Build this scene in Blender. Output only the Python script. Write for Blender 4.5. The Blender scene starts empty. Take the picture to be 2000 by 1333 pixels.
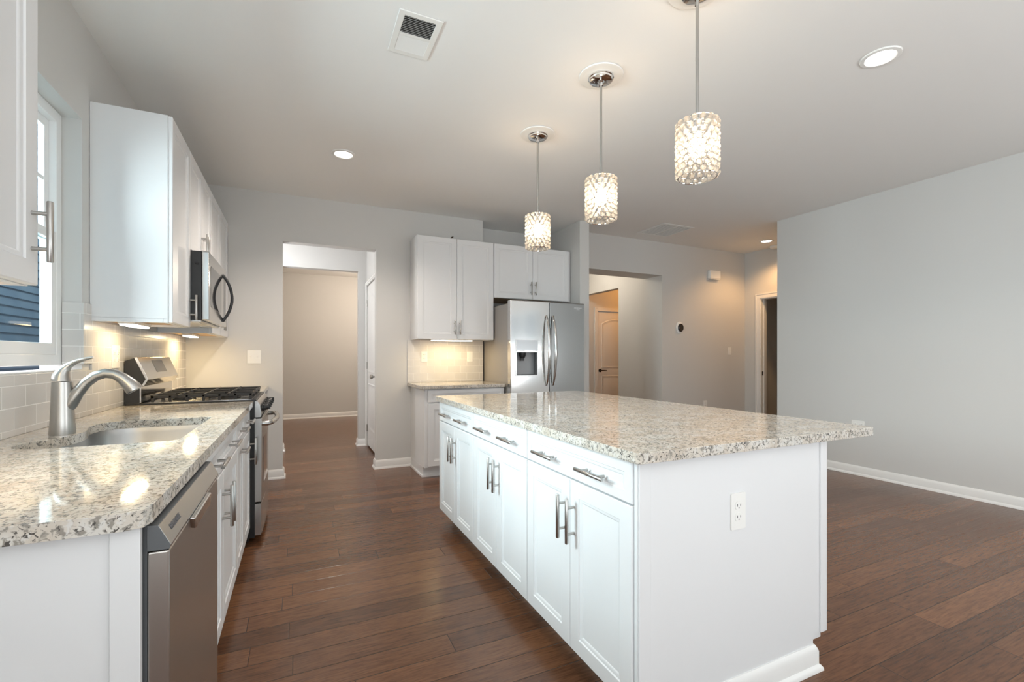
import bpy, bmesh, math, random
from mathutils import Vector, Matrix
random.seed(7)
sc = bpy.context.scene
COL = sc.collection

# ---------------------------------------------------------------- camera, world, light, exposure
YAW = math.atan2(420, 900)
cam_d = bpy.data.cameras.new('camera')
cam_d.sensor_width = 36.0
cam_d.lens = 36.0 * 900 / 2000
cam_d.shift_y = (697 - 666.5) / 2000
cam_d.clip_start = 0.02
cam = bpy.data.objects.new('camera', cam_d)
COL.objects.link(cam)
cam.location = (0, 0, 1.19)
cam.rotation_euler = (math.pi / 2, 0, -YAW)
sc.camera = cam

sc.view_settings.view_transform = 'Standard'
sc.view_settings.look = 'None'
sc.view_settings.gamma = 1.0
sc.view_settings.exposure = 0.06
sc.view_settings.use_curve_mapping = False

world = bpy.data.worlds.new('world')
sc.world = world
world.use_nodes = True
_bg = world.node_tree.nodes['Background']
_bg.inputs[0].default_value = (0.80, 0.93, 1.0, 1)
_bg.inputs[1].default_value = 0.8


def area(name, loc, rot, sx, sy, power, color):
    l = bpy.data.lights.new(name, 'AREA')
    l.shape = 'RECTANGLE'
    l.size, l.size_y = sx, sy
    l.energy, l.color = power, color
    o = bpy.data.objects.new(name, l)
    COL.objects.link(o)
    o.location, o.rotation_euler = loc, rot
    return o


DAY = (0.92, 0.97, 1.0)
# added upward fills behind the camera lift the ceiling, then sink-window daylight
area('rear_upward_fill', (1.3, -3.10, 1.15), (math.radians(155), 0, 0), 3.6, 1.6, 70, (0.93, 0.98, 1.0))
area('left_upward_fill', (-0.80, -1.75, 0.95), (math.radians(145), 0, math.radians(-90)), 2.0, 1.6, 135, (0.90, 0.96, 1.0))
area('right_upward_fill', (4.95, -1.9, 1.0), (math.radians(140), 0, math.radians(90)), 2.0, 1.2, 58, (0.95, 0.98, 1.0))
area('daylight_side_yard', (-2.7, 2.52, 2.3), (math.radians(86), 0, math.radians(-91)), 2.2, 2.2, 550, (0.97, 0.96, 1.0))
area('siding_fill', (-1.80, 6.6, 3.9), (math.radians(62), 0, math.radians(90)), 5.0, 1.0, 60, (0.82, 0.93, 1.0))  # added fill that brightens the neighbour's siding

# ---------------------------------------------------------------- constants
CEIL = 2.78
XL, XR, YB = -0.92, 5.11, 5.03      # left wall, right wall, kitchen back wall
YH = 4.93                           # living room end wall
CT, CU = 0.906, 0.873               # worktop top and underside


# ---------------------------------------------------------------- materials
def nodes_of(name):
    m = bpy.data.materials.new(name)
    m.use_nodes = True
    return m, m.node_tree.nodes, m.node_tree.links, m.node_tree.nodes['Principled BSDF']


def M(name, col, rough=0.5, metal=0.0, spec=0.5, emit=None, es=0.0, noise=0.0, nscale=40, bump=0.0, coat=0.0, stretch=None):
    m, n, l, b = nodes_of(name)
    b.inputs['Base Color'].default_value = (*col, 1)
    b.inputs['Roughness'].default_value = rough
    b.inputs['Metallic'].default_value = metal
    b.inputs['Specular IOR Level'].default_value = spec
    b.inputs['Coat Weight'].default_value = coat
    if emit:
        b.inputs['Emission Color'].default_value = (*emit, 1)
        b.inputs['Emission Strength'].default_value = es
    if noise or bump:
        tc = n.new('ShaderNodeTexCoord')
        src = tc.outputs['Object']
        if stretch:
            mp = n.new('ShaderNodeMapping')
            mp.inputs['Scale'].default_value = stretch
            l.new(src, mp.inputs[0])
            src = mp.outputs[0]
        t = n.new('ShaderNodeTexNoise')
        t.inputs['Scale'].default_value = nscale
        t.inputs['Detail'].default_value = 4
        l.new(src, t.inputs['Vector'])
        if noise:
            mr = n.new('ShaderNodeMapRange')
            mr.inputs['To Min'].default_value = max(0.02, rough - noise)
            mr.inputs['To Max'].default_value = rough + noise
            l.new(t.outputs[0], mr.inputs['Value'])
            l.new(mr.outputs[0], b.inputs['Roughness'])
        if bump:
            bp = n.new('ShaderNodeBump')
            bp.inputs['Strength'].default_value = bump
            bp.inputs['Distance'].default_value = 0.002
            l.new(t.outputs[0], bp.inputs['Height'])
            l.new(bp.outputs[0], b.inputs['Normal'])
    return m


def ramp(n, stops):
    r = n.new('ShaderNodeValToRGB')
    e = r.color_ramp.elements
    while len(e) < len(stops):
        e.new(0.5)
    for k, (p, c) in enumerate(stops):
        e[k].position = p
        e[k].color = (*c, 1) if len(c) == 3 else c
    return r


def math_n(n, l, op, a, b=None, c=None):
    x = n.new('ShaderNodeMath')
    x.operation = op
    for i, v in enumerate((a, b, c)):
        if v is None:
            continue
        if isinstance(v, (int, float)):
            x.inputs[i].default_value = v
        else:
            l.new(v, x.inputs[i])
    return x.outputs[0]


def floor_material():
    m, n, l, b = nodes_of('hickory_floor')
    tc = n.new('ShaderNodeTexCoord')
    sp = n.new('ShaderNodeSeparateXYZ')
    l.new(tc.outputs['Object'], sp.inputs[0])
    X, Y = sp.outputs[0], sp.outputs[1]
    W, L = 0.127, 1.15
    yr = math_n(n, l, 'DIVIDE', Y, W)
    row = math_n(n, l, 'FLOOR', yr)
    wn = n.new('ShaderNodeTexWhiteNoise')
    wn.noise_dimensions = '1D'
    l.new(row, wn.inputs['W'])
    xo = math_n(n, l, 'MULTIPLY_ADD', wn.outputs[0], 7.3, math_n(n, l, 'DIVIDE', X, L))
    colid = math_n(n, l, 'FLOOR', xo)
    cid = n.new('ShaderNodeCombineXYZ')
    l.new(row, cid.inputs[0])
    l.new(colid, cid.inputs[1])
    w2 = n.new('ShaderNodeTexWhiteNoise')
    w2.noise_dimensions = '3D'
    l.new(cid.outputs[0], w2.inputs['Vector'])
    # grain, stretched along the boards, shifted per board
    gv = n.new('ShaderNodeCombineXYZ')
    l.new(math_n(n, l, 'MULTIPLY', X, 1.6), gv.inputs[0])
    l.new(math_n(n, l, 'MULTIPLY', Y, 17.0), gv.inputs[1])
    l.new(math_n(n, l, 'MULTIPLY', w2.outputs[0], 40.0), gv.inputs[2])
    g = n.new('ShaderNodeTexNoise')
    g.inputs['Scale'].default_value = 1.6
    g.inputs['Detail'].default_value = 6
    g.inputs['Distortion'].default_value = 1.3
    l.new(gv.outputs[0], g.inputs['Vector'])
    gf = n.new('ShaderNodeTexNoise')
    gf.inputs['Scale'].default_value = 9
    gf.inputs['Detail'].default_value = 5
    l.new(gv.outputs[0], gf.inputs['Vector'])
    tone = ramp(n, [(0.05, (0.062, 0.028, 0.0155)), (0.35, (0.125, 0.056, 0.028)), (0.62, (0.182, 0.082, 0.039)), (0.95, (0.275, 0.126, 0.058))])
    mix = math_n(n, l, 'ADD', math_n(n, l, 'MULTIPLY', w2.outputs[0], 0.40), math_n(n, l, 'MULTIPLY', g.outputs[0], 0.55))
    l.new(mix, tone.inputs[0])
    gr = ramp(n, [(0.30, (0.62, 0.60, 0.60)), (0.55, (1, 1, 1)), (0.75, (1.12, 1.06, 1.0))])
    l.new(gf.outputs[0], gr.inputs[0])
    mul = n.new('ShaderNodeMix')
    mul.data_type = 'RGBA'
    mul.blend_type = 'MULTIPLY'
    mul.inputs[0].default_value = 1.0
    l.new(tone.outputs[0], mul.inputs[6])
    l.new(gr.outputs[0], mul.inputs[7])
    # joints
    fy = math_n(n, l, 'FRACT', yr)
    dy = math_n(n, l, 'MULTIPLY', math_n(n, l, 'MINIMUM', fy, math_n(n, l, 'SUBTRACT', 1.0, fy)), W)
    fx = math_n(n, l, 'FRACT', xo)
    dx = math_n(n, l, 'MULTIPLY', math_n(n, l, 'MINIMUM', fx, math_n(n, l, 'SUBTRACT', 1.0, fx)), L)
    dd = math_n(n, l, 'MINIMUM', dx, dy)
    jr = n.new('ShaderNodeMapRange')
    jr.inputs['From Min'].default_value = 0.0004
    jr.inputs['From Max'].default_value = 0.0023
    l.new(dd, jr.inputs['Value'])
    jm = n.new('ShaderNodeMix')
    jm.data_type = 'RGBA'
    jm.inputs[6].default_value = (0.040, 0.022, 0.015, 1)
    l.new(jr.outputs[0], jm.inputs[0])
    l.new(mul.outputs[2], jm.inputs[7])
    l.new(jm.outputs[2], b.inputs['Base Color'])
    rr = n.new('ShaderNodeMapRange')
    rr.inputs['To Min'].default_value = 0.15
    rr.inputs['To Max'].default_value = 0.31
    l.new(gf.outputs[0], rr.inputs['Value'])
    l.new(rr.outputs[0], b.inputs['Roughness'])
    h = math_n(n, l, 'ADD', math_n(n, l, 'MULTIPLY', g.outputs[0], 0.9), math_n(n, l, 'MULTIPLY', jr.outputs[0], 0.6))
    bp = n.new('ShaderNodeBump')
    bp.inputs['Strength'].default_value = 0.5
    bp.inputs['Distance'].default_value = 0.003
    b.inputs['Specular IOR Level'].default_value = 0.42
    l.new(h, bp.inputs['Height'])
    l.new(bp.outputs[0], b.inputs['Normal'])
    return m


def granite_material():
    m, n, l, b = nodes_of('cream_granite')
    tc = n.new('ShaderNodeTexCoord')
    O = tc.outputs['Object']

    def noise(scale, detail=4, dist=0.0, off=0.0):
        mp = n.new('ShaderNodeMapping')
        mp.inputs['Location'].default_value = (off, off * 1.7, off * .6)
        l.new(O, mp.inputs[0])
        t = n.new('ShaderNodeTexNoise')
        t.inputs['Scale'].default_value = scale
        t.inputs['Detail'].default_value = detail
        t.inputs['Distortion'].default_value = dist
        l.new(mp.outputs[0], t.inputs['Vector'])
        return t.outputs[0]

    base = ramp(n, [(0.30, (0.50, 0.43, 0.355)), (0.48, (0.585, 0.53, 0.46)), (0.62, (0.64, 0.61, 0.56)), (0.78, (0.54, 0.535, 0.52))])
    l.new(noise(14, 6, 0.6), base.inputs[0])

    def layer(prev, fac_src, lo, hi, col):
        r = ramp(n, [(lo, (0, 0, 0)), (hi, (1, 1, 1))])
        l.new(fac_src, r.inputs[0])
        x = n.new('ShaderNodeMix')
        x.data_type = 'RGBA'
        l.new(r.outputs[0], x.inputs[0])
        l.new(prev, x.inputs[6])
        x.inputs[7].default_value = (*col, 1)
        return x.outputs[2]

    c = layer(base.outputs[0], noise(85, 3, 0.8, 3.1), 0.53, 0.625, (0.29, 0.268, 0.235))
    c = layer(c, noise(60, 3, 0.5, 9.2), 0.60, 0.67, (0.64, 0.62, 0.585))
    c = layer(c, noise(120, 3, 1.0, 5.7), 0.585, 0.65, (0.09, 0.084, 0.077))
    c = layer(c, noise(38, 5, 1.5, 12.3), 0.63, 0.69, (0.17, 0.16, 0.145))
    l.new(c, b.inputs['Base Color'])
    b.inputs['Roughness'].default_value = 0.07
    b.inputs['Specular IOR Level'].default_value = 0.55
    return m


def tile_material(name, plane):
    m, n, l, b = nodes_of(name)
    tc = n.new('ShaderNodeTexCoord')
    sp = n.new('ShaderNodeSeparateXYZ')
    l.new(tc.outputs['Object'], sp.inputs[0])
    cb = n.new('ShaderNodeCombineXYZ')
    l.new(sp.outputs[1 if plane == 'yz' else 0], cb.inputs[0])
    l.new(sp.outputs[2], cb.inputs[1])
    t = n.new('ShaderNodeTexBrick')
    t.inputs['Scale'].default_value = 1.0
    t.inputs['Brick Width'].default_value = 0.154
    t.inputs['Row Height'].default_value = 0.0775
    t.inputs['Mortar Size'].default_value = 0.0018
    t.inputs['Mortar Smooth'].default_value = 0.1
    t.inputs['Color1'].default_value = (0.60, 0.58, 0.555, 1)
    t.inputs['Color2'].default_value = (0.65, 0.63, 0.605, 1)
    t.inputs['Mortar'].default_value = (0.80, 0.785, 0.76, 1)
    l.new(cb.outputs[0], t.inputs['Vector'])
    l.new(t.outputs['Color'], b.inputs['Base Color'])
    rr = n.new('ShaderNodeMapRange')
    rr.inputs['To Min'].default_value = 0.26
    rr.inputs['To Max'].default_value = 0.6
    l.new(t.outputs['Fac'], rr.inputs['Value'])
    l.new(rr.outputs[0], b.inputs['Roughness'])
    bp = n.new('ShaderNodeBump')
    bp.invert = True
    bp.inputs['Strength'].default_value = 0.5
    bp.inputs['Distance'].default_value = 0.002
    l.new(t.outputs['Fac'], bp.inputs['Height'])
    l.new(bp.outputs[0], b.inputs['Normal'])
    return m


def crystal_material():
    m = bpy.data.materials.new('crystal_bead')
    m.use_nodes = True
    n, l = m.node_tree.nodes, m.node_tree.links
    n.clear()
    out = n.new('ShaderNodeOutputMaterial')
    tr = n.new('ShaderNodeBsdfTransparent')
    tr.inputs[0].default_value = (1, 0.98, 0.95, 1)
    tl = n.new('ShaderNodeBsdfTranslucent')
    tl.inputs[0].default_value = (0.95, 0.93, 0.9, 1)
    gl = n.new('ShaderNodeBsdfGlossy')
    gl.inputs['Roughness'].default_value = 0.08
    m1 = n.new('ShaderNodeMixShader')
    m1.inputs[0].default_value = 0.75
    l.new(tr.outputs[0], m1.inputs[1])
    l.new(tl.outputs[0], m1.inputs[2])
    fr = n.new('ShaderNodeFresnel')
    fr.inputs[0].default_value = 1.6
    m2 = n.new('ShaderNodeMixShader')
    l.new(fr.outputs[0], m2.inputs[0])
    l.new(m1.outputs[0], m2.inputs[1])
    l.new(gl.outputs[0], m2.inputs[2])
    l.new(m2.outputs[0], out.inputs[0])
    return m


def glass_material():
    m = bpy.data.materials.new('window_glass')
    m.use_nodes = True
    n, l = m.node_tree.nodes, m.node_tree.links
    n.clear()
    out = n.new('ShaderNodeOutputMaterial')
    tr = n.new('ShaderNodeBsdfTransparent')
    tr.inputs[0].default_value = (0.86, 0.97, 0.98, 1)
    gl = n.new('ShaderNodeBsdfGlossy')
    gl.inputs['Roughness'].default_value = 0.02
    fr = n.new('ShaderNodeFresnel')
    fr.inputs[0].default_value = 1.45
    mx = n.new('ShaderNodeMixShader')
    geo = n.new('ShaderNodeNewGeometry')
    ff = math_n(n, l, 'MULTIPLY', math_n(n, l, 'MULTIPLY', fr.outputs[0], 0.3), math_n(n, l, 'SUBTRACT', 1.0, geo.outputs['Backfacing']))
    l.new(ff, mx.inputs[0])
    l.new(tr.outputs[0], mx.inputs[1])
    l.new(gl.outputs[0], mx.inputs[2])
    l.new(mx.outputs[0], out.inputs[0])
    return m


def siding_material():
    m, n, l, b = nodes_of('blue_lap_siding')
    tc = n.new('ShaderNodeTexCoord')
    t = n.new('ShaderNodeTexNoise')
    t.inputs['Scale'].default_value = 3
    l.new(tc.outputs['Object'], t.inputs['Vector'])
    r = ramp(n, [(0.3, (0.20, 0.25, 0.34)), (0.7, (0.27, 0.32, 0.41))])
    l.new(t.outputs[0], r.inputs[0])
    l.new(r.outputs[0], b.inputs['Base Color'])
    b.inputs['Roughness'].default_value = 0.6
    return m


WALL = M('greige_wall_paint', (0.62, 0.61, 0.59), 0.85, bump=0.05, nscale=180)
CEILM = M('ceiling_paint', (0.85, 0.84, 0.82), 0.9, bump=0.05, nscale=180)
TRIM = M('white_trim_paint', (0.82, 0.81, 0.79), 0.35)
CAB = M('white_cabinet_paint', (0.75, 0.752, 0.757), 0.32, noise=0.04, nscale=20)
RAW = M('raw_birch', (0.72, 0.52, 0.32), 0.6, bump=0.1, nscale=30, stretch=(1, 8, 1))
FLOOR = floor_material()
GRAN = granite_material()
TILE_L = tile_material('subway_tile_side', 'yz')
TILE_B = tile_material('subway_tile_back', 'xz')
STEEL = M('brushed_stainless', (0.50, 0.50, 0.495), 0.26, 1.0)
SINKM = M('satin_sink_steel', (0.42, 0.415, 0.41), 0.34, 1.0)
FRIDGE_DIM = M('fridge_stainless_dim', (0.36, 0.365, 0.365), 0.22, 1.0)  # right door's steel, darkened in colour to stand in for a dimmer reflection
STEEL_D = M('satin_stainless_panel', (0.46, 0.43, 0.40), 0.30, 1.0)
STEEL_M = M('polished_stainless', (0.62, 0.61, 0.60), 0.12, 1.0)
NICKEL = M('brushed_nickel', (0.47, 0.455, 0.435), 0.30, 1.0)
CHROME = M('chrome', (0.80, 0.80, 0.80), 0.06, 1.0)
BLACKP = M('black_plastic', (0.015, 0.015, 0.016), 0.35)
IRON = M('cast_iron', (0.022, 0.021, 0.021), 0.55, bump=0.3, nscale=200)
BLACKG = M('black_glass', (0.012, 0.012, 0.014), 0.06, coat=0.5)
GREYP = M('grey_appliance_side', (0.30, 0.285, 0.27), 0.45, bump=0.1, nscale=300)
DKGREY = M('dark_grey_plastic', (0.10, 0.105, 0.11), 0.4)
WHITEP = M('white_plastic', (0.83, 0.82, 0.79), 0.3)
SLOT = M('dark_slot', (0.02, 0.02, 0.02), 0.6)
DUCT = M('dark_duct', (0.035, 0.033, 0.03), 0.8)
VINYL = M('white_vinyl', (0.86, 0.87, 0.87), 0.3)
TOE = M('toe_kick_board', (0.75, 0.75, 0.74), 0.5)
CRYSTAL = crystal_material()
GLASS = glass_material()
SIDING = siding_material()
BRONZE = M('dark_bronze', (0.05, 0.035, 0.025), 0.35, 0.8)
LED = M('lit_lens', (0.9, 0.9, 0.9), 0.4, emit=(1.0, 0.93, 0.82), es=5.0)
LEDW = M('lit_recessed_lens', (0.9, 0.9, 0.9), 0.4, emit=(1.0, 0.95, 0.88), es=6.0)
BULB = M('lit_bulb', (1, 1, 1), 0.4, emit=(1.0, 0.90, 0.74), es=30.0)
ROOF = M('grey_shingle', (0.20, 0.20, 0.21), 0.9, bump=0.5, nscale=60)
GRASS = M('lawn', (0.06, 0.10, 0.03), 0.9, bump=0.5, nscale=60)
TEXTM = M('badge_print', (0.75, 0.75, 0.75), 0.3, 0.6)
TEXTD = M('badge_print_dark', (0.12, 0.12, 0.13), 0.4)


# ---------------------------------------------------------------- mesh helpers
class B:
    """collects shapes in world coordinates into one bmesh"""

    def __init__(s):
        s.bm = bmesh.new()

    def box(s, x0, x1, y0, y1, z0, z1):
        v = [s.bm.verts.new(p) for p in ((x0, y0, z0), (x1, y0, z0), (x1, y1, z0), (x0, y1, z0), (x0, y0, z1), (x1, y0, z1), (x1, y1, z1), (x0, y1, z1))]
        for f in ((0, 3, 2, 1), (4, 5, 6, 7), (0, 1, 5, 4), (1, 2, 6, 5), (2, 3, 7, 6), (3, 0, 4, 7)):
            s.bm.faces.new([v[i] for i in f])
        return s

    def hexa(s, pts):
        v = [s.bm.verts.new(p) for p in pts]
        for f in ((0, 3, 2, 1), (4, 5, 6, 7), (0, 1, 5, 4), (1, 2, 6, 5), (2, 3, 7, 6), (3, 0, 4, 7)):
            s.bm.faces.new([v[i] for i in f])
        return s

    def rings(s, rs, cap0=True, cap1=True, closed=True):
        vs = [[s.bm.verts.new(p) for p in r] for r in rs]
        k = len(vs[0])
        for a, b in zip(vs, vs[1:]):
            for i in range(k if closed else k - 1):
                j = (i + 1) % k
                s.bm.faces.new((a[i], a[j], b[j], b[i]))
        if cap0:
            s.bm.faces.new(list(reversed(vs[0])))
        if cap1:
            s.bm.faces.new(vs[-1])
        return s

    def cyl(s, p0, p1, r0, r1=None, n=16, cap=True):
        return s.tube([p0, p1], [r0, r0 if r1 is None else r1], n, cap)

    def tube(s, pts, rad, n=12, cap=True):
        pts = [Vector(p) for p in pts]
        if isinstance(rad, (int, float)):
            rad = [rad] * len(pts)
        t0 = (pts[1] - pts[0]).normalized()
        a = Vector((0, 0, 1)) if abs(t0.z) < 0.9 else Vector((1, 0, 0))
        u = t0.cross(a).normalized()
        rs = []
        for i, p in enumerate(pts):
            t = (pts[min(i + 1, len(pts) - 1)] - pts[max(i - 1, 0)]).normalized()
            u = (u - t * u.dot(t)).normalized()
            w = t.cross(u)
            rs.append([p + (u * math.cos(2 * math.pi * k / n) + w * math.sin(2 * math.pi * k / n)) * rad[i] for k in range(n)])
        return s.rings(rs, cap, cap)

    def lathe(s, prof, c, n=32, cap0=False, cap1=False):
        return s.rings([[(c[0] + r * math.cos(2 * math.pi * k / n), c[1] + r * math.sin(2 * math.pi * k / n), c[2] + z) for k in range(n)] for r, z in prof], cap0, cap1)

    def ring(s, c, R, r, axis='z', n=32, m=8):
        rs = []
        for i in range(n):
            a = 2 * math.pi * i / n
            q = []
            for j in range(m):
                b = 2 * math.pi * j / m
                rr = R + r * math.cos(b)
                p = (rr * math.cos(a), rr * math.sin(a), r * math.sin(b))
                q.append((c[0] + p[0], c[1] + p[1], c[2] + p[2]))
            rs.append(q)
        rs.append(rs[0])
        return s.rings(rs, False, False)

    def ball(s, c, r, seg=6, rg=4, sx=1, sy=1, sz=1):
        mt = Matrix.Translation(c) @ Matrix.Diagonal((r * sx, r * sy, r * sz, 1))
        bmesh.ops.create_uvsphere(s.bm, u_segments=seg, v_segments=rg, radius=1, matrix=mt)
        return s

    def plate(s, outer, holes, f, lo, hi):
        """flat plate with holes: 2-D loops, f(u, v, w) -> xyz, extruded from w = lo to w = hi"""
        bm = s.bm
        es = []
        for loop in [outer] + list(holes):
            vs = [bm.verts.new(f(u, v, lo)) for u, v in loop]
            es += [bm.edges.new((vs[i], vs[(i + 1) % len(vs)])) for i in range(len(vs))]
        r = bmesh.ops.triangle_fill(bm, edges=es, use_beauty=True, use_dissolve=False)
        fs = [g for g in r['geom'] if isinstance(g, bmesh.types.BMFace)]
        ex = bmesh.ops.extrude_face_region(bm, geom=fs)
        d = Vector(f(0, 0, hi)) - Vector(f(0, 0, lo))
        bmesh.ops.translate(bm, verts=[g for g in ex['geom'] if isinstance(g, bmesh.types.BMVert)], vec=d)
        return s


def rect(u0, u1, v0, v1):
    return [(u0, v0), (u1, v0), (u1, v1), (u0, v1)]


def rrect(u0, u1, v0, v1, r, n=5):
    out = []
    for cx, cy, a0 in ((u1 - r, v0 + r, -90), (u1 - r, v1 - r, 0), (u0 + r, v1 - r, 90), (u0 + r, v0 + r, 180)):
        for k in range(n + 1):
            a = math.radians(a0 + 90 * k / n)
            out.append((cx + r * math.cos(a), cy + r * math.sin(a)))
    return out


def wp(o):
    v = Vector((0, 0, 0))
    while o is not None:
        v += o.location
        o = o.parent
    return v


def obj(name, b, mat, parent=None, bevel=0.0, seg=2, base=None, sharp=40):
    bm = b.bm
    bmesh.ops.remove_doubles(bm, verts=bm.verts, dist=1e-6)
    bmesh.ops.recalc_face_normals(bm, faces=bm.faces)
    off = wp(parent) if parent else Vector(base or (0, 0, 0))
    bmesh.ops.translate(bm, verts=bm.verts, vec=-off)
    me = bpy.data.meshes.new(name)
    bm.to_mesh(me)
    bm.free()
    me.materials.append(mat)
    me.shade_smooth()
    me.set_sharp_from_angle(angle=math.radians(sharp))
    o = bpy.data.objects.new(name, me)
    COL.objects.link(o)
    if parent:
        o.parent = parent
    elif base:
        o.location = base
    if bevel:
        md = o.modifiers.new('edge', 'BEVEL')
        md.width, md.segments, md.limit_method, md.angle_limit = bevel, seg, 'ANGLE', math.radians(40)
        md.harden_normals = True
    return o


def tag(o, label, cat, group=None):
    o['label'], o['category'] = label, cat
    if group:
        o['group'] = group
    return o


def thing(name, label, cat, loc, group=None):
    o = bpy.data.objects.new(name, None)
    o.empty_display_size = 0.1
    COL.objects.link(o)
    o.location = loc
    return tag(o, label, cat, group)


def struct(name, b, mat, parent=None, bevel=0.0):
    o = obj(name, b, mat, parent, bevel)
    if not parent:
        o['kind'] = 'structure'
    return o


def sempty(name, loc):
    o = bpy.data.objects.new(name, None)
    o.empty_display_size = 0.1
    COL.objects.link(o)
    o.location = loc
    o['kind'] = 'structure'
    return o


def point(name, loc, power, color, r, parent=None):
    l = bpy.data.lights.new(name, 'POINT')
    l.energy, l.color, l.shadow_soft_size = power, color, r
    o = bpy.data.objects.new(name, l)
    COL.objects.link(o)
    if parent:
        o.parent = parent
        o.location = Vector(loc) - wp(parent)
    else:
        o.location = loc
    return o


class Fr:
    """local frame of a cabinet face: u along the face, n outward, z up"""

    def __init__(s, o, U, N):
        s.o, s.U, s.N = Vector(o), Vector(U), Vector(N)

    def __call__(s, u, n, z):
        return s.o + s.U * u + s.N * n + Vector((0, 0, z))

    def box(s, b, u0, u1, n0, n1, z0, z1):
        return b.hexa([s(u0, n0, z0), s(u1, n0, z0), s(u1, n1, z0), s(u0, n1, z0), s(u0, n0, z1), s(u1, n0, z1), s(u1, n1, z1), s(u0, n1, z1)])


def front_panel(F, u0, u1, z0, z1, n0=0.0, t=0.020, rail=0.057):
    """cabinet door or drawer front: framed, with a beaded step down to a recessed panel"""
    b = B()
    if min(u1 - u0, z1 - z0) < 0.2:
        rail = 0.036
    w = [(0, 0), (0, t - 0.003), (0.003, t), (rail, t), (rail + 0.003, t - 0.004), (rail + 0.011, t - 0.0045), (rail + 0.017, t - 0.010)]
    b.rings([[F(u0 + a, n0 + d, z0 + a), F(u1 - a, n0 + d, z0 + a), F(u1 - a, n0 + d, z1 - a), F(u0 + a, n0 + d, z1 - a)] for a, d in w])
    return b


def bar_pull(F, parent, u, z, vertical, n0=0.02, L=0.165, mat=None):
    b = B()
    st = 0.034
    ax = (lambda s: F(u, n0 + st, z + s)) if vertical else (lambda s: F(u + s, n0 + st, z))
    fx = (lambda s: F(u, n0, z + s)) if vertical else (lambda s: F(u + s, n0, z))
    b.tube([ax(-L / 2), ax(-L / 2 + .002), ax(L / 2 - .002), ax(L / 2)], [0.0056, 0.0070, 0.0070, 0.0056], 12)
    for s in (-0.29, 0.29):
        b.cyl(fx(s * L), ax(s * L), 0.0052, n=10)
    return obj('handle', b, mat or NICKEL, parent)


# ---------------------------------------------------------------- room shell
XY = lambda u, v, w: (u, v, w)
YZ = lambda u, v, w: (w, u, v)      # plate in the YZ plane, thickness along X
XZ = lambda u, v, w: (u, w, v)      # plate in the XZ plane, thickness along Y

struct('floor', B().box(-1.07, 8.3, -3.4, 10.0, -0.10, 0.0), FLOOR)
struct('ceiling', B().box(-1.07, 8.3, -3.4, 10.0, CEIL, CEIL + 0.1), CEILM)

WY0, WY1, WZ0, WZ1 = 1.60, 2.83, 1.130, 2.310       # sink window opening
struct('wall_left', B().plate([(-3.3, 0), (-2.8, 0), (-2.8, 2.12), (-0.7, 2.12), (-0.7, 0), (10.0, 0), (10.0, CEIL), (-3.3, CEIL)],
                              [rect(WY0, WY1, WZ0, WZ1)], YZ, -1.07, XL), WALL)
struct('bounce_absorber', B().plate([(-3.3, -0.3), (-2.8, -0.3), (-2.8, 2.12), (-0.7, 2.12), (-0.7, -0.3), (10.0, -0.3), (10.0, 4.4), (-3.3, 4.4)], [rect(WY0 - .09, WY1 + .09, WZ0 - .09, WZ1 + .09)], YZ, -1.10, -1.0705), M('dark_bounce_absorber', (0.05, 0.055, 0.065), 0.7))  # dark cladding added out of view to cut bounce onto the neighbour's siding
struct('wall_rear', B().plate(rect(-1.07, 5.25, 0, CEIL), [rect(-0.5, 3.1, 0.4, 2.5)], XZ, -3.3, -3.2), WALL)
struct('wall_right', B().plate(rect(-3.2, 3.586, 0, CEIL), [rect(-2.9, -0.9, 0.55, 2.35)], YZ, XR, XR + 0.12), WALL)
b = B().plate([(XL, 0), (-0.127, 0), (-0.127, 2.322), (0.762, 2.322), (0.762, 0), (1.97, 0), (1.97, CEIL), (XL, CEIL)], [], XZ, YB, YB + 0.12)
b.box(1.85, 1.97, YB + 0.12, 5.33, 0, CEIL)
struct('wall_back', b, WALL)
struct('wall_alcove', B().box(1.85, 2.985, 5.33, 5.45, 0, CEIL), WALL)
struct('wall_partition', B().box(2.985, 3.115, 4.525, 7.3, 0, CEIL), WALL, bevel=0.006)
struct('wall_end', B().plate([(3.115, 0), (3.30, 0), (3.30, 2.322), (4.605, 2.322), (4.605, 0), (8.2, 0), (8.2, CEIL), (3.115, CEIL)], [], XZ, YH, 5.27), WALL)
struct('wall_hallway', B().plate([(5.27, 0), (6.01, 0), (6.01, 2.30), (7.10, 2.30), (7.10, 0), (7.3, 0), (7.3, CEIL), (5.27, CEIL)], [], YZ, 4.70, 4.82), WALL)
struct('wall_vestibule', B().plate([(3.115, 0), (5.065, 0), (5.065, 2.04), (5.885, 2.04), (5.885, 0), (6.6, 0), (6.6, CEIL), (3.115, CEIL)], [], XZ, 7.10, 7.22), WALL)
struct('wall_vestibule_side', B().box(6.5, 6.6, 5.27, 7.3, 0, CEIL), WALL)
struct('wall_passage', B().plate([(5.15, 0), (5.60, 0), (5.60, 2.13), (6.385, 2.13), (6.385, 0), (6.45, 0), (6.45, CEIL), (5.15, CEIL)], [], YZ, 0.847, 0.967), WALL)
struct('wall_pantry', B().box(0.967, 1.85, 6.0, 6.1, 0, CEIL), WALL)
struct('wall_inner', B().plate([(XL, 0), (-0.16, 0), (-0.16, 2.326), (0.742, 2.326), (0.742, 0), (3.0, 0), (3.0, CEIL), (XL, CEIL)], [], XZ, 6.43, 6.55), WALL)
struct('wall_far', B().box(XL, 3.0, 9.72, 9.84, 0, CEIL), WALL)
struct('wall_far_side', B().box(1.95, 2.07, 6.55, 9.72, 0, CEIL), WALL)
struct('wall_return', B().box(XR + 0.12, 8.2, 3.466, 3.586, 0, CEIL), WALL)
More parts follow.
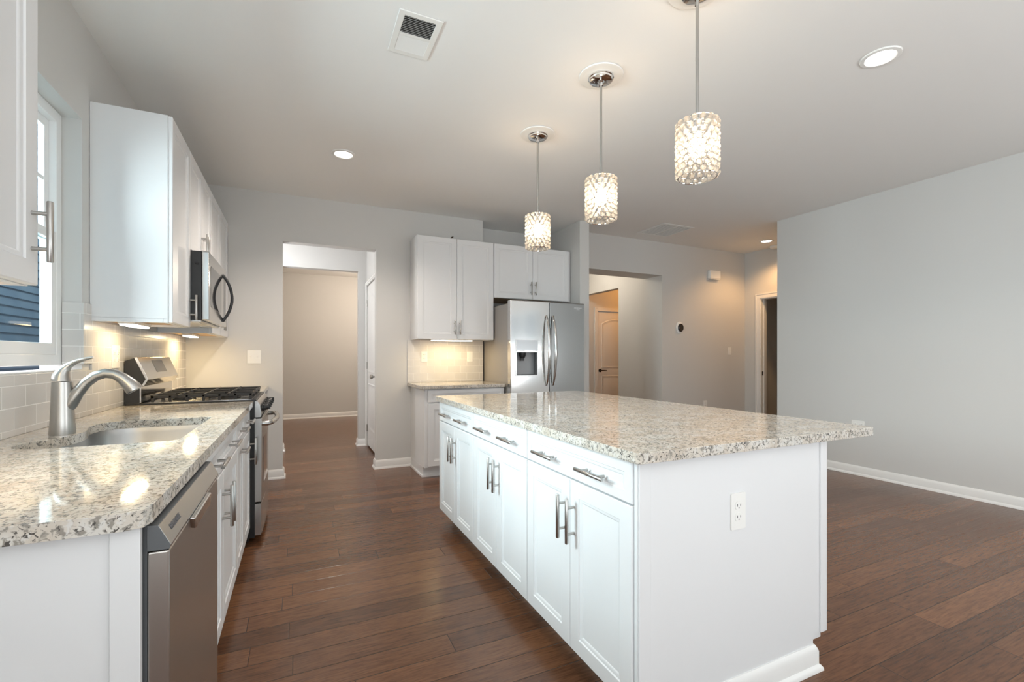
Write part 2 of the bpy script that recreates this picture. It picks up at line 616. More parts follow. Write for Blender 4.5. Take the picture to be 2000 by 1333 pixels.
struct('wall_hall', B().plate([(3.586, 0), (3.80, 0), (3.80, 2.06), (4.665, 2.06), (4.665, 0), (4.93, 0), (4.93, CEIL), (3.586, CEIL)], [], YZ, 6.27, 6.39), WALL)
struct('wall_bedroom', B().box(8.1, 8.2, 3.586, 4.93, 0, CEIL), WALL)

# unseen openings added behind the camera to bring in light: plain white frames
for nm, f, lo, hi, u0, u1, v0, v1, mull in (('added_window_rear', XZ, -3.28, -3.22, -0.5, 3.1, 0.4, 2.5, (0.4, 1.3, 2.2)), ('added_window_right', YZ, 5.13, 5.20, -2.9, -0.9, 0.55, 2.35, (-1.9,)),
                                            ('added_patio_door', YZ, -1.05, -1.0, -2.8, -0.7, 0.0, 2.12, (-1.75,))):
    xs = [u0] + list(mull) + [u1]
    holes = [rect(a + 0.05, c - 0.05, v0 + 0.06, v1 - 0.06) for a, c in zip(xs, xs[1:])]
    struct(nm, B().plate(rect(u0, u1, v0, v1), holes, f, lo, hi), VINYL)


# baseboards -------------------------------------------------------
PROF = [(0, 0), (0.026, 0), (0.025, 0.010), (0.018, 0.020), (0.014, 0.022), (0.014, 0.070), (0.009, 0.083), (0.004, 0.092), (0, 0.092)]


def base(b, p0, p1, nx, ny, e0=0.0, e1=0.0):
    """one straight run from p0 to p1 against a wall facing (nx, ny); e0/e1 = 1 mitres an outside corner"""
    p0, p1 = Vector((*p0, 0)), Vector((*p1, 0))
    t = (p1 - p0).normalized()
    N = Vector((nx, ny, 0))
    b.rings([[p0 - t * d * e0 + N * d + Vector((0, 0, z)) for d, z in PROF], [p1 + t * d * e1 + N * d + Vector((0, 0, z)) for d, z in PROF]])


b = B(); base(b, (XR, -3.2), (XR, 3.586), -1, 0, 0, 1); base(b, (XR, 3.586), (6.27, 3.586), 0, 1, 1, 0); struct('baseboard_right', b, TRIM)
b = B()
base(b, (-0.262, YB), (-0.127, YB), 0, -1, 0, 1); base(b, (-0.127, YB), (-0.127, 5.15), 1, 0, 1, 1)
base(b, (0.762, YB), (1.125, YB), 0, -1, 1, 0); base(b, (0.762, YB), (0.762, 5.15), -1, 0, 1, 1)
struct('baseboard_back', b, TRIM)
b = B()
base(b, (-0.9, 6.43), (-0.16, 6.43), 0, -1, 0, 1); base(b, (-0.16, 6.43), (-0.16, 6.55), 1, 0, 1, 1)
base(b, (0.742, 6.43), (0.847, 6.43), 0, -1, 1, 0); base(b, (0.742, 6.43), (0.742, 6.55), -1, 0, 1, 1)
base(b, (0.847, 5.15), (0.847, 5.545), -1, 0)
struct('baseboard_passage', b, TRIM)
b = B(); base(b, (XL, 9.72), (1.95, 9.72), 0, -1); struct('baseboard_far', b, TRIM)
b = B()
base(b, (4.605, YH), (6.27, YH), 0, -1, 1, 0); base(b, (4.605, YH), (4.605, 5.27), -1, 0, 1, 1)
base(b, (4.70, 5.27), (4.70, 6.01), -1, 0, 0, 1)
struct('baseboard_end', b, TRIM)
b = B(); base(b, (2.985, 4.525), (3.115, 4.525), 0, -1, 1, 1); base(b, (3.115, 4.525), (3.115, 4.93), 1, 0, 1, 0); struct('baseboard_partition', b, TRIM)
b = B(); base(b, (6.27, 4.735), (6.27, 4.93), -1, 0); struct('baseboard_hall', b, TRIM)


def casing(b, F, u0, u1, z1, w=0.062, t=0.016):
    """door casing round the opening u0..u1, height z1, as one plate on the frame's face"""
    out = [(u0 - w, 0), (u0, 0), (u0, z1), (u1, z1), (u1, 0), (u1 + w, 0), (u1 + w, z1 + w), (u0 - w, z1 + w)]
    b.plate(out, [], lambda u, v, n: F(u, n, v), 0, t)
    out2 = [(u0 - w, 0), (u0 - w + .018, 0), (u0 - w + .018, z1 + w - .018), (u1 + w - .018, z1 + w - .018), (u1 + w - .018, 0), (u1 + w, 0), (u1 + w, z1 + w), (u0 - w, z1 + w)]
    b.plate(out2, [], lambda u, v, n: F(u, n, v), t, t + .005)


def interior_door(F, parent, u0, u1, z0, z1, hinge_u, knob_u, lever):
    """two-panel door with an arched top panel"""
    b = B()
    n1 = 0.0
    b.plate(rect(u0, u1, z0, z1), [], lambda u, v, n: F(u, n, v), n1 - 0.035, n1)
    slab = obj('slab', b, TRIM, parent, 0.002)
    W = u1 - u0
    st = 0.115

    def arched(za, zb, rise, grow):
        a0, a1 = u0 + st - grow, u1 - st + grow
        pts = [(a0, za - grow), (a1, za - grow)]
        for k in range(13):
            s = k / 12
            pts.append((a1 + (a0 - a1) * s, zb + grow + rise * math.sin(math.pi * s) ** 0.8))
        return pts
    for za, zb, rise in ((z0 + 0.24, z0 + 0.80, 0.0), (z0 + 0.98, z1 - 0.24, 0.085)):
        m = B()
        prof = [(0.020, 0.0), (0.012, 0.007), (0.004, 0.007), (-0.006, 0.001), (-0.035, 0.002), (-0.055, 0.006)]
        m.rings([[F(u, n1 + d, v) for u, v in arched(za, zb, rise, g)] for g, d in prof], False, True)
        obj('panel', m, TRIM, slab)
    h = B()
    if lever:
        s = 1 if hinge_u > knob_u else -1
        h.tube([F(knob_u, n1, 0.93), F(knob_u, n1 + .008, 0.93)], 0.033, 20)
        h.tube([F(knob_u, n1, 0.93), F(knob_u, n1 + .045, 0.93)], 0.011)
        h.tube([F(knob_u, n1 + .045, 0.93), F(knob_u + s * .04, n1 + .05, 0.932), F(knob_u + s * .115, n1 + .048, 0.928)], [0.012, 0.010, 0.008])
    else:
        h.tube([F(knob_u, n1, 0.95), F(knob_u, n1 + .008, 0.95)], 0.032, 20)
        h.tube([F(knob_u, n1 + .006, 0.95), F(knob_u, n1 + .03, 0.95), F(knob_u, n1 + .04, 0.95), F(knob_u, n1 + .062, 0.95), F(knob_u, n1 + .07, 0.95)], [0.011, 0.012, 0.026, 0.028, 0.012], 20)
    obj('door_handle', h, BRONZE if lever else NICKEL, slab)
    for z in (z0 + 0.22, (z0 + z1) / 2, z1 - 0.22):
        k = B()
        k.tube([F(hinge_u, n1 + 0.006, z - .045), F(hinge_u, n1 + 0.006, z + .045)], 0.007)
        F.box(k, hinge_u - .02, hinge_u + .02, n1 - 0.002, n1 + 0.0025, z - .044, z + .044)
        obj('hinge', k, NICKEL, slab)


# passage side door (to the pantry)
d1 = sempty('door_1', (0.847, 6.0, 0))
F = Fr((0.847, 0, 0), (0, 1, 0), (-1, 0, 0))
b = B(); casing(b, F, 5.60, 6.385, 2.13, 0.04); obj('casing', b, TRIM, d1)
F = Fr((0.852, 0, 0), (0, 1, 0), (-1, 0, 0))
interior_door(F, d1, 5.605, 6.375, 0.022, 2.122, 6.375, 5.67, False)
# far vestibule door
d2 = sempty('door_2', (5.475, 7.10, 0))
F = Fr((0, 7.10, 0), (1, 0, 0), (0, -1, 0))
b = B(); casing(b, F, 5.065, 5.885, 2.04, 0.064); obj('casing', b, TRIM, d2)
F = Fr((0, 7.112, 0), (1, 0, 0), (0, -1, 0))
interior_door(F, d2, 5.07, 5.88, 0.012, 2.03, 5.88, 5.135, True)
# hall doorway: casing, jamb and strike plate, the door itself stands open out of sight
d3 = sempty('door_3', (6.27, 4.23, 0))
F = Fr((6.27, 0, 0), (0, 1, 0), (-1, 0, 0))
b = B(); casing(b, F, 3.80, 4.665, 2.06, 0.07); obj('casing', b, TRIM, d3)
b = B(); b.plate([(3.80, 0), (3.815, 0), (3.815, 2.045), (4.65, 2.045), (4.65, 0), (4.665, 0), (4.665, 2.06), (3.80, 2.06)], [], YZ, 6.27, 6.39)
b.plate([(4.638, 0), (4.65, 0), (4.65, 2.045), (4.638, 2.045)], [], YZ, 6.315, 6.35)
jm = obj('jamb', b, TRIM, d3)
obj('strike_plate', B().box(6.285, 6.312, 4.6475, 4.651, 0.91, 0.97), BRONZE, jm)

# sink window ------------------------------------------------------
w1 = sempty('window_1', (-0.99, 2.2, WZ0))
xi, xo = -0.992, -1.07
sill = B(); sill.plate([(WY0 - .09, XL), (WY0 - .09, -0.868), (WY1 + .09, -0.868), (WY1 + .09, XL), (WY1, XL), (WY1, xo), (WY0, xo), (WY0, XL)], [], XY, 1.126, 1.152)
obj('window_sill', sill, M('matte_sill_paint', (0.82, 0.81, 0.79), 0.75, spec=0.2), w1, 0.005)
b = B(); b.plate(rect(WY0, WY1, 1.152, WZ1), [rect(WY0 + .05, WY1 - .05, 1.20, WZ1 - .05)], YZ, -1.046, xi)
obj('window_frame', b, VINYL, w1, 0.003)
ya, yb, zm = WY0 + .05, WY1 - .05, 1.735
for nm, z0, z1, x in (('lower_sash', 1.20, zm + .022, -0.994), ('upper_sash', zm - .022, WZ1 - .05, -1.019)):
    b = B(); b.plate(rect(ya, yb, z0, z1), [rect(ya + .04, yb - .04, z0 + .05, z1 - .04)], YZ, x - .022, x)
    s_ = obj(nm, b, VINYL, w1, 0.002)
    b = B(); b.box(x - .013, x - .009, ya + .04, yb - .04, z0 + .05, z1 - .04)
    obj('pane', b, GLASS, s_)
    if nm == 'upper_sash':
        b = B()
        for k in (1, 2):
            y = ya + (yb - ya) * k / 3
            b.box(x - .02, x - .004, y - .009, y + .009, z0 + .05, z1 - .04)
        zc = (z0 + z1) / 2
        b.box(x - .0195, x - .0045, ya + .04, yb - .04, zc - .009, zc + .009)
        obj('muntin', b, VINYL, s_)

# neighbour's house outside ----------------------------------------
nh = thing('neighbor_house', 'neighbouring house with blue lap siding outside the sink window', 'house', (-4.5, 4.0, 0))
b = B()
z = -0.3
rows = []
while z < 5.2:
    rows += [(z, -3.0), (z + 0.104, -3.017), (z + 0.104, -3.0)]
    z += 0.104
prof = [(x, zz) for zz, x in rows]
b.rings([[(x, -4.0, zz) for x, zz in prof] + [(-3.2, -4.0, 5.2), (-3.2, -4.0, -0.3)], [(x, 8.05, zz) for x, zz in prof] + [(-3.2, 8.05, 5.2), (-3.2, 8.05, -0.3)]])
obj('siding_wall', b, SIDING, nh, sharp=20)
obj('corner_trim', B().box(-3.10, -2.985, 8.0, 8.10, -0.3, 5.2), VINYL, nh)
obj('roof', B().hexa([(-2.6, -4.4, 5.1), (-6, -4.4, 7.0), (-6, 8.5, 7.0), (-2.6, 8.5, 5.1), (-2.6, -4.4, 5.25), (-6, -4.4, 7.15), (-6, 8.5, 7.15), (-2.6, 8.5, 5.25)]), ROOF, nh)
o = obj('lawn', B().box(-40, -2.6, -20, 40, -0.35, -0.3), GRASS)
o['kind'] = 'structure'

# ---------------------------------------------------------------- backsplashes
b = B()
b.plate([(1.04, CT), (YB, CT), (YB, 1.366), (2.95, 1.366), (2.95, 1.446), (WY1, 1.446), (WY1, 1.153), (WY1 + .0905, 1.153), (WY1 + .0905, 1.125), (WY0 - .0905, 1.125), (WY0 - .0905, 1.153), (WY0, 1.153), (WY0, 1.446), (1.55, 1.446), (1.55, 1.366), (1.04, 1.366)], [], YZ, XL, XL + 0.009)
tag(obj('tile_backsplash', b, TILE_L, None, 0.002), 'glossy subway tile backsplash along the sink and range wall', 'backsplash')
b = B().box(-0.99, XL + 0.009, WY1 - 0.008, WY1 - 0.0003, 1.153, 1.446)
tag(obj('tile_return', b, TILE_B, None, 0.002), 'tile strip lining the lower right side of the sink window recess', 'backsplash')
b = B(); b.plate(rect(1.09, 1.97, CT, 1.375), [], XZ, YB - 0.009, YB)
tag(obj('tile_backsplash', b, TILE_B, None, 0.002), 'small subway tile backsplash above the short counter beside the refrigerator', 'backsplash')


# ---------------------------------------------------------------- cabinets
def base_cabinet(name, label, F, W, D, fronts, group=None, z0=0.10, toe=0.075, left_side=False, back_toe=False, floor_side=0.0, hollow=False):
    """fronts: list of (kind, u0, u1, z0, z1, [(hu, hz, vertical), ...])"""
    t = thing(name, label, 'cabinet', F(W / 2, -D / 2, 0), group)
    b = B()
    if hollow:
        F.box(b, 0, W, -D, -D + .012, z0, CU - 0.001)
        F.box(b, 0, W, -D + .012, 0, z0, z0 + .018)
        F.box(b, 0, .018, -D + .012, 0, z0 + .018, CU - 0.001)
        F.box(b, W - .018, W, -D + .012, 0, z0 + .018, CU - 0.001)
        F.box(b, .018, W - .018, -.02, 0, CU - .14, CU - 0.002)
    else:
        F.box(b, 0, W, -D, 0, z0, CU - 0.001)
    obj('carcass', b, CAB, t, 0.0015)
    b = B()
    F.box(b, 0.019 if floor_side else 0.001, W - 0.001, -D + (toe if back_toe else 0.002), -toe, 0, z0)
    if floor_side:
        F.box(b, 0.0, 0.0185, -D, -toe + .004, 0, z0)
        F.box(b, -0.012, W - 0.001, -toe + .0045, -toe + .016, 0, 0.019)
        F.box(b, -0.012, -0.0005, -D, -toe + .0045, 0, 0.019)
    obj('toe_kick', b, CAB if floor_side else TOE, t)
    for kind, u0, u1, a, c, hs in fronts:
        f = obj(kind, front_panel(F, u0, u1, a, c), CAB, t)
        for hu, hz, vert in hs:
            bar_pull(F, f, hu, hz, vert)
    return t


def double_fronts(W, dz=0.735, top=0.866, bot=0.102, off=0.165, hz=0.585, hd=0.79, g=0.003):
    c = W / 2
    return [('drawer', g, W - g, dz, top, [(c - off, hd, False), (c + off, hd, False)]),
            ('door', g, c - g / 2, bot, dz - 0.006, [(c - 0.032, hz, True)]),
            ('door', c + g / 2, W - g, bot, dz - 0.006, [(c + 0.032, hz, True)])]


def wall_cabinet(name, label, F, W, D, z0, z1, doors, group=None, raw=True, crown=False):
    t = thing(name, label, 'cabinet', F(W / 2, -D / 2, z0), group)
    b = B()
    b.plate(rect(0, W, z0 + 0.02, z1), [], lambda u, v, n: F(u, n, v), -D, -0.001)
    F.box(b, 0, W, -0.02, -0.001, z0, z0 + 0.021)
    F.box(b, 0, 0.018, -D, -0.021, z0, z0 + 0.021)
    F.box(b, W - 0.018, W, -D, -0.021, z0, z0 + 0.021)
    obj('carcass', b, CAB, t)
    b = B()
    F.box(b, 0.0185, W - 0.0185, -D + 0.001, -0.0205, z0 + 0.012, z0 + 0.0195)
    obj('bottom_panel', b, RAW, t)
    for u0, u1, hs in doors:
        f = obj('door', front_panel(F, u0, u1, z0 + 0.002, z1 - 0.003), CAB, t)
        for hu, hz in hs:
            bar_pull(F, f, hu, hz, True, L=0.15)
    return t


g = 0.003
# left upper cabinets, front plane X = -0.585
FL = lambda y: Fr((-0.605, y, 0), (0, 1, 0), (1, 0, 0))
UPZ0, UPZ1 = 1.365, 2.44
wall_cabinet('wall_cabinet', 'white wall cabinet cut off by the left picture edge, beside the sink window', FL(1.09), 0.455, 0.313, UPZ0, UPZ1,
             [(g, 0.455 - g, [(0.455 - 0.035, 1.497)])], 'white wall cabinets')
wall_cabinet('wall_cabinet', 'tall narrow white wall cabinet between the sink window and the microwave', FL(2.915), 0.445, 0.313, UPZ0, UPZ1,
             [(g, 0.445 - g, [(0.445 - 0.035, 1.487)])], 'white wall cabinets')
wall_cabinet('wall_cabinet', 'short white wall cabinet directly above the microwave', FL(3.362), 0.756, 0.313, 1.842, UPZ1,
             [(g, 0.3765, [(0.378 - 0.035, 1.945)]), (0.3795, 0.756 - g, [(0.378 + 0.035, 1.945)])], 'white wall cabinets')
wall_cabinet('wall_cabinet', 'white wall cabinet in the corner beyond the microwave, against the doorway wall', FL(4.12), 0.908, 0.313, UPZ0, UPZ1,
             [(g, 0.4525, [(0.454 - 0.035, 1.487)]), (0.4555, 0.908 - g, [(0.454 + 0.035, 1.487)])], 'white wall cabinets')
# back upper cabinets, front plane Y = 4.705
FB = lambda x: Fr((x, 4.725, 0), (1, 0, 0), (0, -1, 0))
wall_cabinet('wall_cabinet', 'tall two-door white wall cabinet left of the refrigerator above the lit short counter', FB(1.12), 0.853, 0.303, 1.372, 2.45,
             [(g, 0.425, [(0.4265 - 0.03, 1.50)]), (0.428, 0.853 - g, [(0.4265 + 0.03, 1.50)])], 'white wall cabinets')
wall_cabinet('wall_cabinet', 'short two-door white wall cabinet above the refrigerator', FB(1.9745), 1.0, 0.60, 1.845, 2.45,
             [(g, 0.4835, [(0.485 - 0.03, 1.97)]), (0.4865, 0.97, [(0.485 + 0.03, 1.97)])], 'white wall cabinets')

# left base run, door face X = -0.27
FA = lambda y: Fr((-0.290, y, 0), (0, 1, 0), (1, 0, 0))
DA = 0.628
t = thing('end_panel', 'white panel closing the near end of the sink counter', 'panel', (-0.6, 1.085, 0))
obj('panel', B().box(-0.918, -0.268, 1.083, 1.098, 0, CU - .001), CAB, t)
obj('corner_stile', B().box(-0.312, -0.266, 1.076, 1.0825, 0, CU - .001), CAB, t, 0.0015)
W = 0.955
base_cabinet('sink_cabinet', 'white base cabinet under the sink beside the dishwasher', FA(1.707), W, DA,
             [('drawer_front', g, W - g, 0.735, 0.866, [(0.27, 0.80, False), (0.70, 0.80, False)]),
              ('door', g, W / 2 - g / 2, 0.102, 0.729, [(W / 2 - 0.032, 0.592, True)]), ('door', W / 2 + g / 2, W - g, 0.102, 0.729, [(W / 2 + 0.032, 0.592, True)])], 'white base cabinets', hollow=True)
W = 0.33
base_cabinet('base_cabinet', 'slim white base cabinet with horizontal pulls between sink cabinet and range cabinet', FA(2.664), W, DA,
             [('drawer', g, W - g, 0.735, 0.866, [(W / 2, 0.80, False)]), ('door', g, W - g, 0.102, 0.729, [(W / 2, 0.690, False)])], 'white base cabinets')
W = 0.358
base_cabinet('base_cabinet', 'slim white base cabinet right against the near side of the range', FA(2.996), W, DA,
             [('drawer', g, W - g, 0.735, 0.866, [(W / 2, 0.80, False)]), ('door', g, W - g, 0.102, 0.729, [(W - 0.035, 0.592, True)])], 'white base cabinets')
W = 0.905
base_cabinet('base_cabinet', 'white base cabinet in the far left corner beyond the range', FA(4.124), W, DA, double_fronts(W), 'white base cabinets')

# short base cabinet left of the refrigerator, door face Y = 4.405
F = Fr((1.125, 4.425, 0), (1, 0, 0), (0, -1, 0))
W = 0.845
base_cabinet('base_cabinet', 'white base cabinet under the short counter left of the refrigerator', F, W, 0.603,
             [('drawer', 0.03, W - g, 0.742, 0.862, []), ('door', 0.03, W / 2 - g / 2, 0.115, 0.728, []), ('door', W / 2 + g / 2, W - g, 0.115, 0.728, [])], 'white base cabinets', floor_side=1)

# island, door face X = 0.93, depth to X = 1.855
IX = 0.950
isl = [(1.122, 0.7135, 'nearest'), (1.8365, 0.6915, 'middle'), (2.529, 0.703, 'farthest')]
names = ['white island cabinet nearest the camera with two drawer pulls', 'middle white cabinet of the island row', 'farthest white island cabinet toward the refrigerator']
for (y, W, _), lb in zip(isl, names):
    F = Fr((IX, y, 0), (0, 1, 0), (-1, 0, 0))
    base_cabinet('island_cabinet', lb, F, W, 0.905, double_fronts(W, 0.735, 0.866, 0.097), 'island cabinets', z0=0.095, back_toe=True)
t = thing('island_end_panel', 'large flat white panel covering the near end of the island', 'panel', (1.4, 1.11, 0))
b = B(); b.plate([(1.03, 0), (1.785, 0), (1.785, 0.128), (1.857, 0.128), (1.857, CU - .001), (0.937, CU - .001), (0.937, 0.128), (1.03, 0.128)], [], XZ, 1.108, 1.121)
obj('panel', b, CAB, t)
obj('corner_stile', B().box(0.9405, 0.985, 1.102, 1.108, 0.128, CU - .001), CAB, t, 0.002)
obj('corner_stile', B().box(1.824, 1.862, 1.102, 1.108, 0.128, CU - .001), CAB, t, 0.002)
b = B(); base(b, (1.02, 1.108), (1.785, 1.108), 0, -1, 0, 1); base(b, (1.785, 1.108), (1.785, 1.121), 1, 0, 1, 0)
obj('base_moulding', b, TRIM, t)


# ---------------------------------------------------------------- worktops
def smooth_loop(p, it=3):
    for _ in range(it):
        q = []
        for i in range(len(p)):
            a, c = p[i], p[(i + 1) % len(p)]
            q += [(a[0] * .75 + c[0] * .25, a[1] * .75 + c[1] * .25), (a[0] * .25 + c[0] * .75, a[1] * .25 + c[1] * .75)]
        p = q
    return p


SINK = smooth_loop([(-0.365, 1.96), (-0.365, 1.90), (-0.45, 1.895), (-0.62, 1.895), (-0.73, 1.895), (-0.81, 1.94), (-0.815, 2.04), (-0.745, 2.12), (-0.722, 2.22), (-0.735, 2.32), (-0.765, 2.42), (-0.755, 2.52), (-0.68, 2.572), (-0.55, 2.572), (-0.42, 2.572), (-0.362, 2.572), (-0.362, 2.50), (-0.365, 2.3)])
b = B(); b.plate([(XL + .001, 1.052), (-0.285, 1.052), (-0.258, 1.063), (-0.2505, 1.09), (-0.2505, 3.357), (XL + .001, 3.357)], [SINK], XY, CU, CT)
tag(obj('countertop', b, GRAN, None, 0.005, 3), 'cream speckled granite countertop holding the sink and faucet', 'countertop', 'granite countertops')
b = B(); b.plate(rect(XL + .001, -0.2505, 4.123, YB - .001), [], XY, CU, CT)
tag(obj('countertop', b, GRAN, None, 0.005, 3), 'small granite countertop in the far left corner beyond the range', 'countertop', 'granite countertops')
b = B(); b.plate([(1.085, YB - .0095), (1.085, 4.40), (1.10, 4.378), (1.968, 4.378), (1.968, YB - .0095)], [], XY, CU, CT)
tag(obj('countertop', b, GRAN, None, 0.005, 3), 'short granite countertop left of the refrigerator under the lit cabinet', 'countertop', 'granite countertops')
b = B(); b.plate(rrect(0.902, 2.112, 1.062, 3.25, 0.022, 4), [], XY, CU, CT)
tag(obj('countertop', b, GRAN, None, 0.005, 3), 'large granite countertop on the kitchen island under the pendants', 'countertop', 'granite countertops')

# ---------------------------------------------------------------- sink and faucet
cx = sum(p[0] for p in SINK) / len(SINK)
cy = sum(p[1] for p in SINK) / len(SINK)


def sk(s, z):
    return [(cx + (x - cx) * s, cy + (y - cy) * s, z) for x, y in SINK]


snk = thing('sink', 'undermount stainless steel sink bowl cut into the granite by the window', 'sink', (cx, cy, 0.68))
b = B(); b.rings([sk(1.05, CU - .0005), sk(1.005, CU - .0005), sk(0.985, 0.85), sk(0.955, 0.70), sk(0.90, 0.675), sk(0.10, 0.668)], False, True)
obj('bowl', b, SINKM, snk)
b = B(); b.lathe([(0.045, 0.0), (0.045, 0.003), (0.034, 0.004), (0.030, -0.004), (0.004, -0.006)], (cx, cy, 0.6725), 24, True, True)
obj('drain', b, CHROME, snk)

fx, fy = -0.777, 2.222
fc = thing('faucet', 'brushed nickel single-lever faucet with an arched spout behind the sink', 'faucet', (fx, fy, CT))
b = B(); b.lathe([(0.0365, 0), (0.037, 0.004), (0.034, 0.05), (0.031, 0.13), (0.0295, 0.18), (0.029, 0.192), (0.0, 0.194)], (fx, fy, CT), 32, True, False)
obj('body', b, NICKEL, fc, sharp=60)
sp = [(0.0, .985, .020), (0.020, 1.015, .024), (0.042, 1.056, .0205), (0.066, 1.092, .0185), (0.094, 1.117, .018), (0.122, 1.127, .018), (0.15, 1.123, .0185), (0.174, 1.107, .021), (0.194, 1.086, .0245), (0.206, 1.069, .0275), (0.211, 1.060, .0265)]
b = B(); b.tube([(fx + x, fy, z) for x, z, r in sp], [r for x, z, r in sp], 20)
obj('spout', b, NICKEL, fc, sharp=60)
b = B(); b.cyl((fx + .2055, fy, 1.0615), (fx + .2085, fy, 1.0568), 0.020, n=20)
obj('spray_face', b, DKGREY, fc)
lv = [(-0.004, 1.1015, .028, .028), (-0.003, 1.122, .026, .025), (0.004, 1.142, .019, .018), (0.018, 1.158, .014, .011), (0.040, 1.172, .013, .008), (0.066, 1.182, .012, .006), (0.088, 1.188, .009, .004)]
rs = []
for i, (x, z, ry, rz) in enumerate(lv):
    a, c = lv[max(i - 1, 0)], lv[min(i + 1, len(lv) - 1)]
    tx, tz = c[0] - a[0], c[1] - a[1]
    q = math.hypot(tx, tz)
    nx, nz = -tz / q, tx / q
    rs.append([(fx + x + nx * rz * math.sin(2 * math.pi * k / 18), fy + ry * math.cos(2 * math.pi * k / 18), z + nz * rz * math.sin(2 * math.pi * k / 18)) for k in range(18)])
b = B(); b.rings(rs)
obj('handle', b, NICKEL, fc, sharp=60)

# ---------------------------------------------------------------- dishwasher
dw = thing('dishwasher', 'stainless steel dishwasher at the near end of the sink counter', 'dishwasher', (-0.55, 1.40, 0))
y0, y1 = 1.1005, 1.7035
obj('tub', B().box(-0.90, -0.262, y0 + .004, y1 - .004, 0.02, CU - .004), DKGREY, dw)
obj('toe_kick', B().box(-0.33, -0.325, y0 + .004, y1 - .004, 0.0, 0.10), BLACKP, dw)
b = B(); b.plate(rect(y0, y1, 0.105, 0.812), [], YZ, -0.262, -0.226)
obj('door_panel', b, STEEL_D, dw, 0.004)
b = B(); b.rings([[(-0.262, y, 0.8135), (-0.226, y, 0.8135), (-0.224, y, 0.822), (-0.244, y, 0.862), (-0.262, y, 0.864)] for y in (y0, y1)])
cb = obj('control_housing', b, DKGREY, dw, 0.001)
b = B(); b.rings([[(-0.2259 , y, 0.8145), (-0.2235, y, 0.822), (-0.2430, y, 0.8615), (-0.2450, y, 0.8610)] for y in (y0 + .0005, y1 - .0005)])
cp = obj('control_panel', b, STEEL, cb, 0.0005)
b = B()
ym = (y0 + y1) / 2
b.rings([[(-0.2275 + dx, ym + dy * 0.115, 0.814 + dz) for dy in (-1, 1)] + [(-0.2275 + dx + .0005, ym + dy * 0.10, 0.814 + dz - .028) for dy in (1, -1)] for dx, dz in ((0, 0), (0.012, -0.002))])
obj('pocket_handle', b, STEEL_M, cb, 0.003)


def text_mesh(name, body, size, mat, parent, origin, U, V, depth=0.0006):
    c = bpy.data.curves.new(name, 'FONT')
    c.body, c.size, c.extrude = body, size, depth
    c.align_x, c.align_y = 'CENTER', 'CENTER'
    o = bpy.data.objects.new(name, c)
    COL.objects.link(o)
    bpy.context.view_layer.update()
    me = bpy.data.meshes.new_from_object(o)
    bpy.data.objects.remove(o)
    U, V = Vector(U).normalized(), Vector(V).normalized()
    N = U.cross(V)
    off = wp(parent)
    for v in me.vertices:
        p = v.co.copy()
        v.co = Vector(origin) + U * p.x + V * p.y + N * p.z - off
    me.materials.clear()
    me.materials.append(mat)
    o = bpy.data.objects.new(name, me)
    COL.objects.link(o)
    o.parent = parent
    return o


text_mesh('badge', 'FRIGIDAIRE', 0.016, TEXTD, cb, (-0.2328, y0 + .085, 0.8424), (0, 1, 0), (-0.447, 0, 0.894))
b = B()
for k in range(7):
    yy = y0 + 0.20 + k * 0.028
    b.hexa([(-0.2335 + .0004, yy, .8405), (-0.2335 + .0004, yy + .012, .8405), (-0.2328 + .0004, yy + .012, .8385), (-0.2328 + .0004, yy, .8385), (-0.234 - .001, yy, .8405), (-0.234 - .001, yy + .012, .8405), (-0.2335 - .001, yy + .012, .8385), (-0.2335 - .001, yy, .8385)])
obj('button_row', b, TEXTD, cb)

# ---------------------------------------------------------------- range
rg = thing('range', 'stainless gas range with black grates between the sink counter and the corner', 'range', (-0.55, 3.74, 0))
y0, y1 = 3.362, 4.118
b = B(); b.box(-0.90, -0.245, y0, y1, 0.03, 0.9055)
b.box(-0.90, -0.236, y0, y1, 0.9055, 0.9145)
obj('body', b, BLACKP, rg, 0.003)
b = B()
b.plate(rrect(-0.80, -0.262, y0 + .016, y1 - .016, .012), [], XY, 0.9105, 0.9165)
obj('cooktop', b, STEEL, rg, 0.003)
b = B(); b.rings([[(-0.905, y, 0.905), (-0.905, y, 1.165), (-0.850, y, 1.185), (-0.800, y, 1.055), (-0.818, y, 1.022), (-0.835, y, 1.018), (-0.835, y, 0.905)] for y in (y0 + .004, y1 - .004)])
gb = obj('back_guard', b, BLACKP, rg, 0.002)
b = B(); b.rings([[(-0.862, y, 1.187), (-0.846, y, 1.187), (-0.793, y, 1.055), (-0.813, y, 1.016), (-0.826, y, 1.020), (-0.806, y, 1.056)] for y in (y0 + .001, y1 - .001)])
cpn = obj('control_panel', b, STEEL_M, gb, 0.002)
b = B(); b.box(-0.834, -0.828, y0 + .004, y1 - .004, 0.92, 1.012); obj('vent_trim', b, STEEL_M, gb)
nx, nz = 0.928, 0.373


def onpanel(s, w):      # s runs down the sloping panel
    return (-0.846 + 0.053 * s + nx * w, 1.187 - 0.132 * s + nz * w)


b = B()
pts = []
for w in (0.0, 0.0016):
    q = []
    for yy, s in ((3.62, 0.16), (3.86, 0.16), (3.86, 0.72), (3.62, 0.72)):
        x, zz = onpanel(s, w)
        q.append((x, yy, zz))
    pts.append(q)
b.rings(pts)
obj('display', b, M('display_glass', (0.22, 0.20, 0.18), 0.12), cpn)
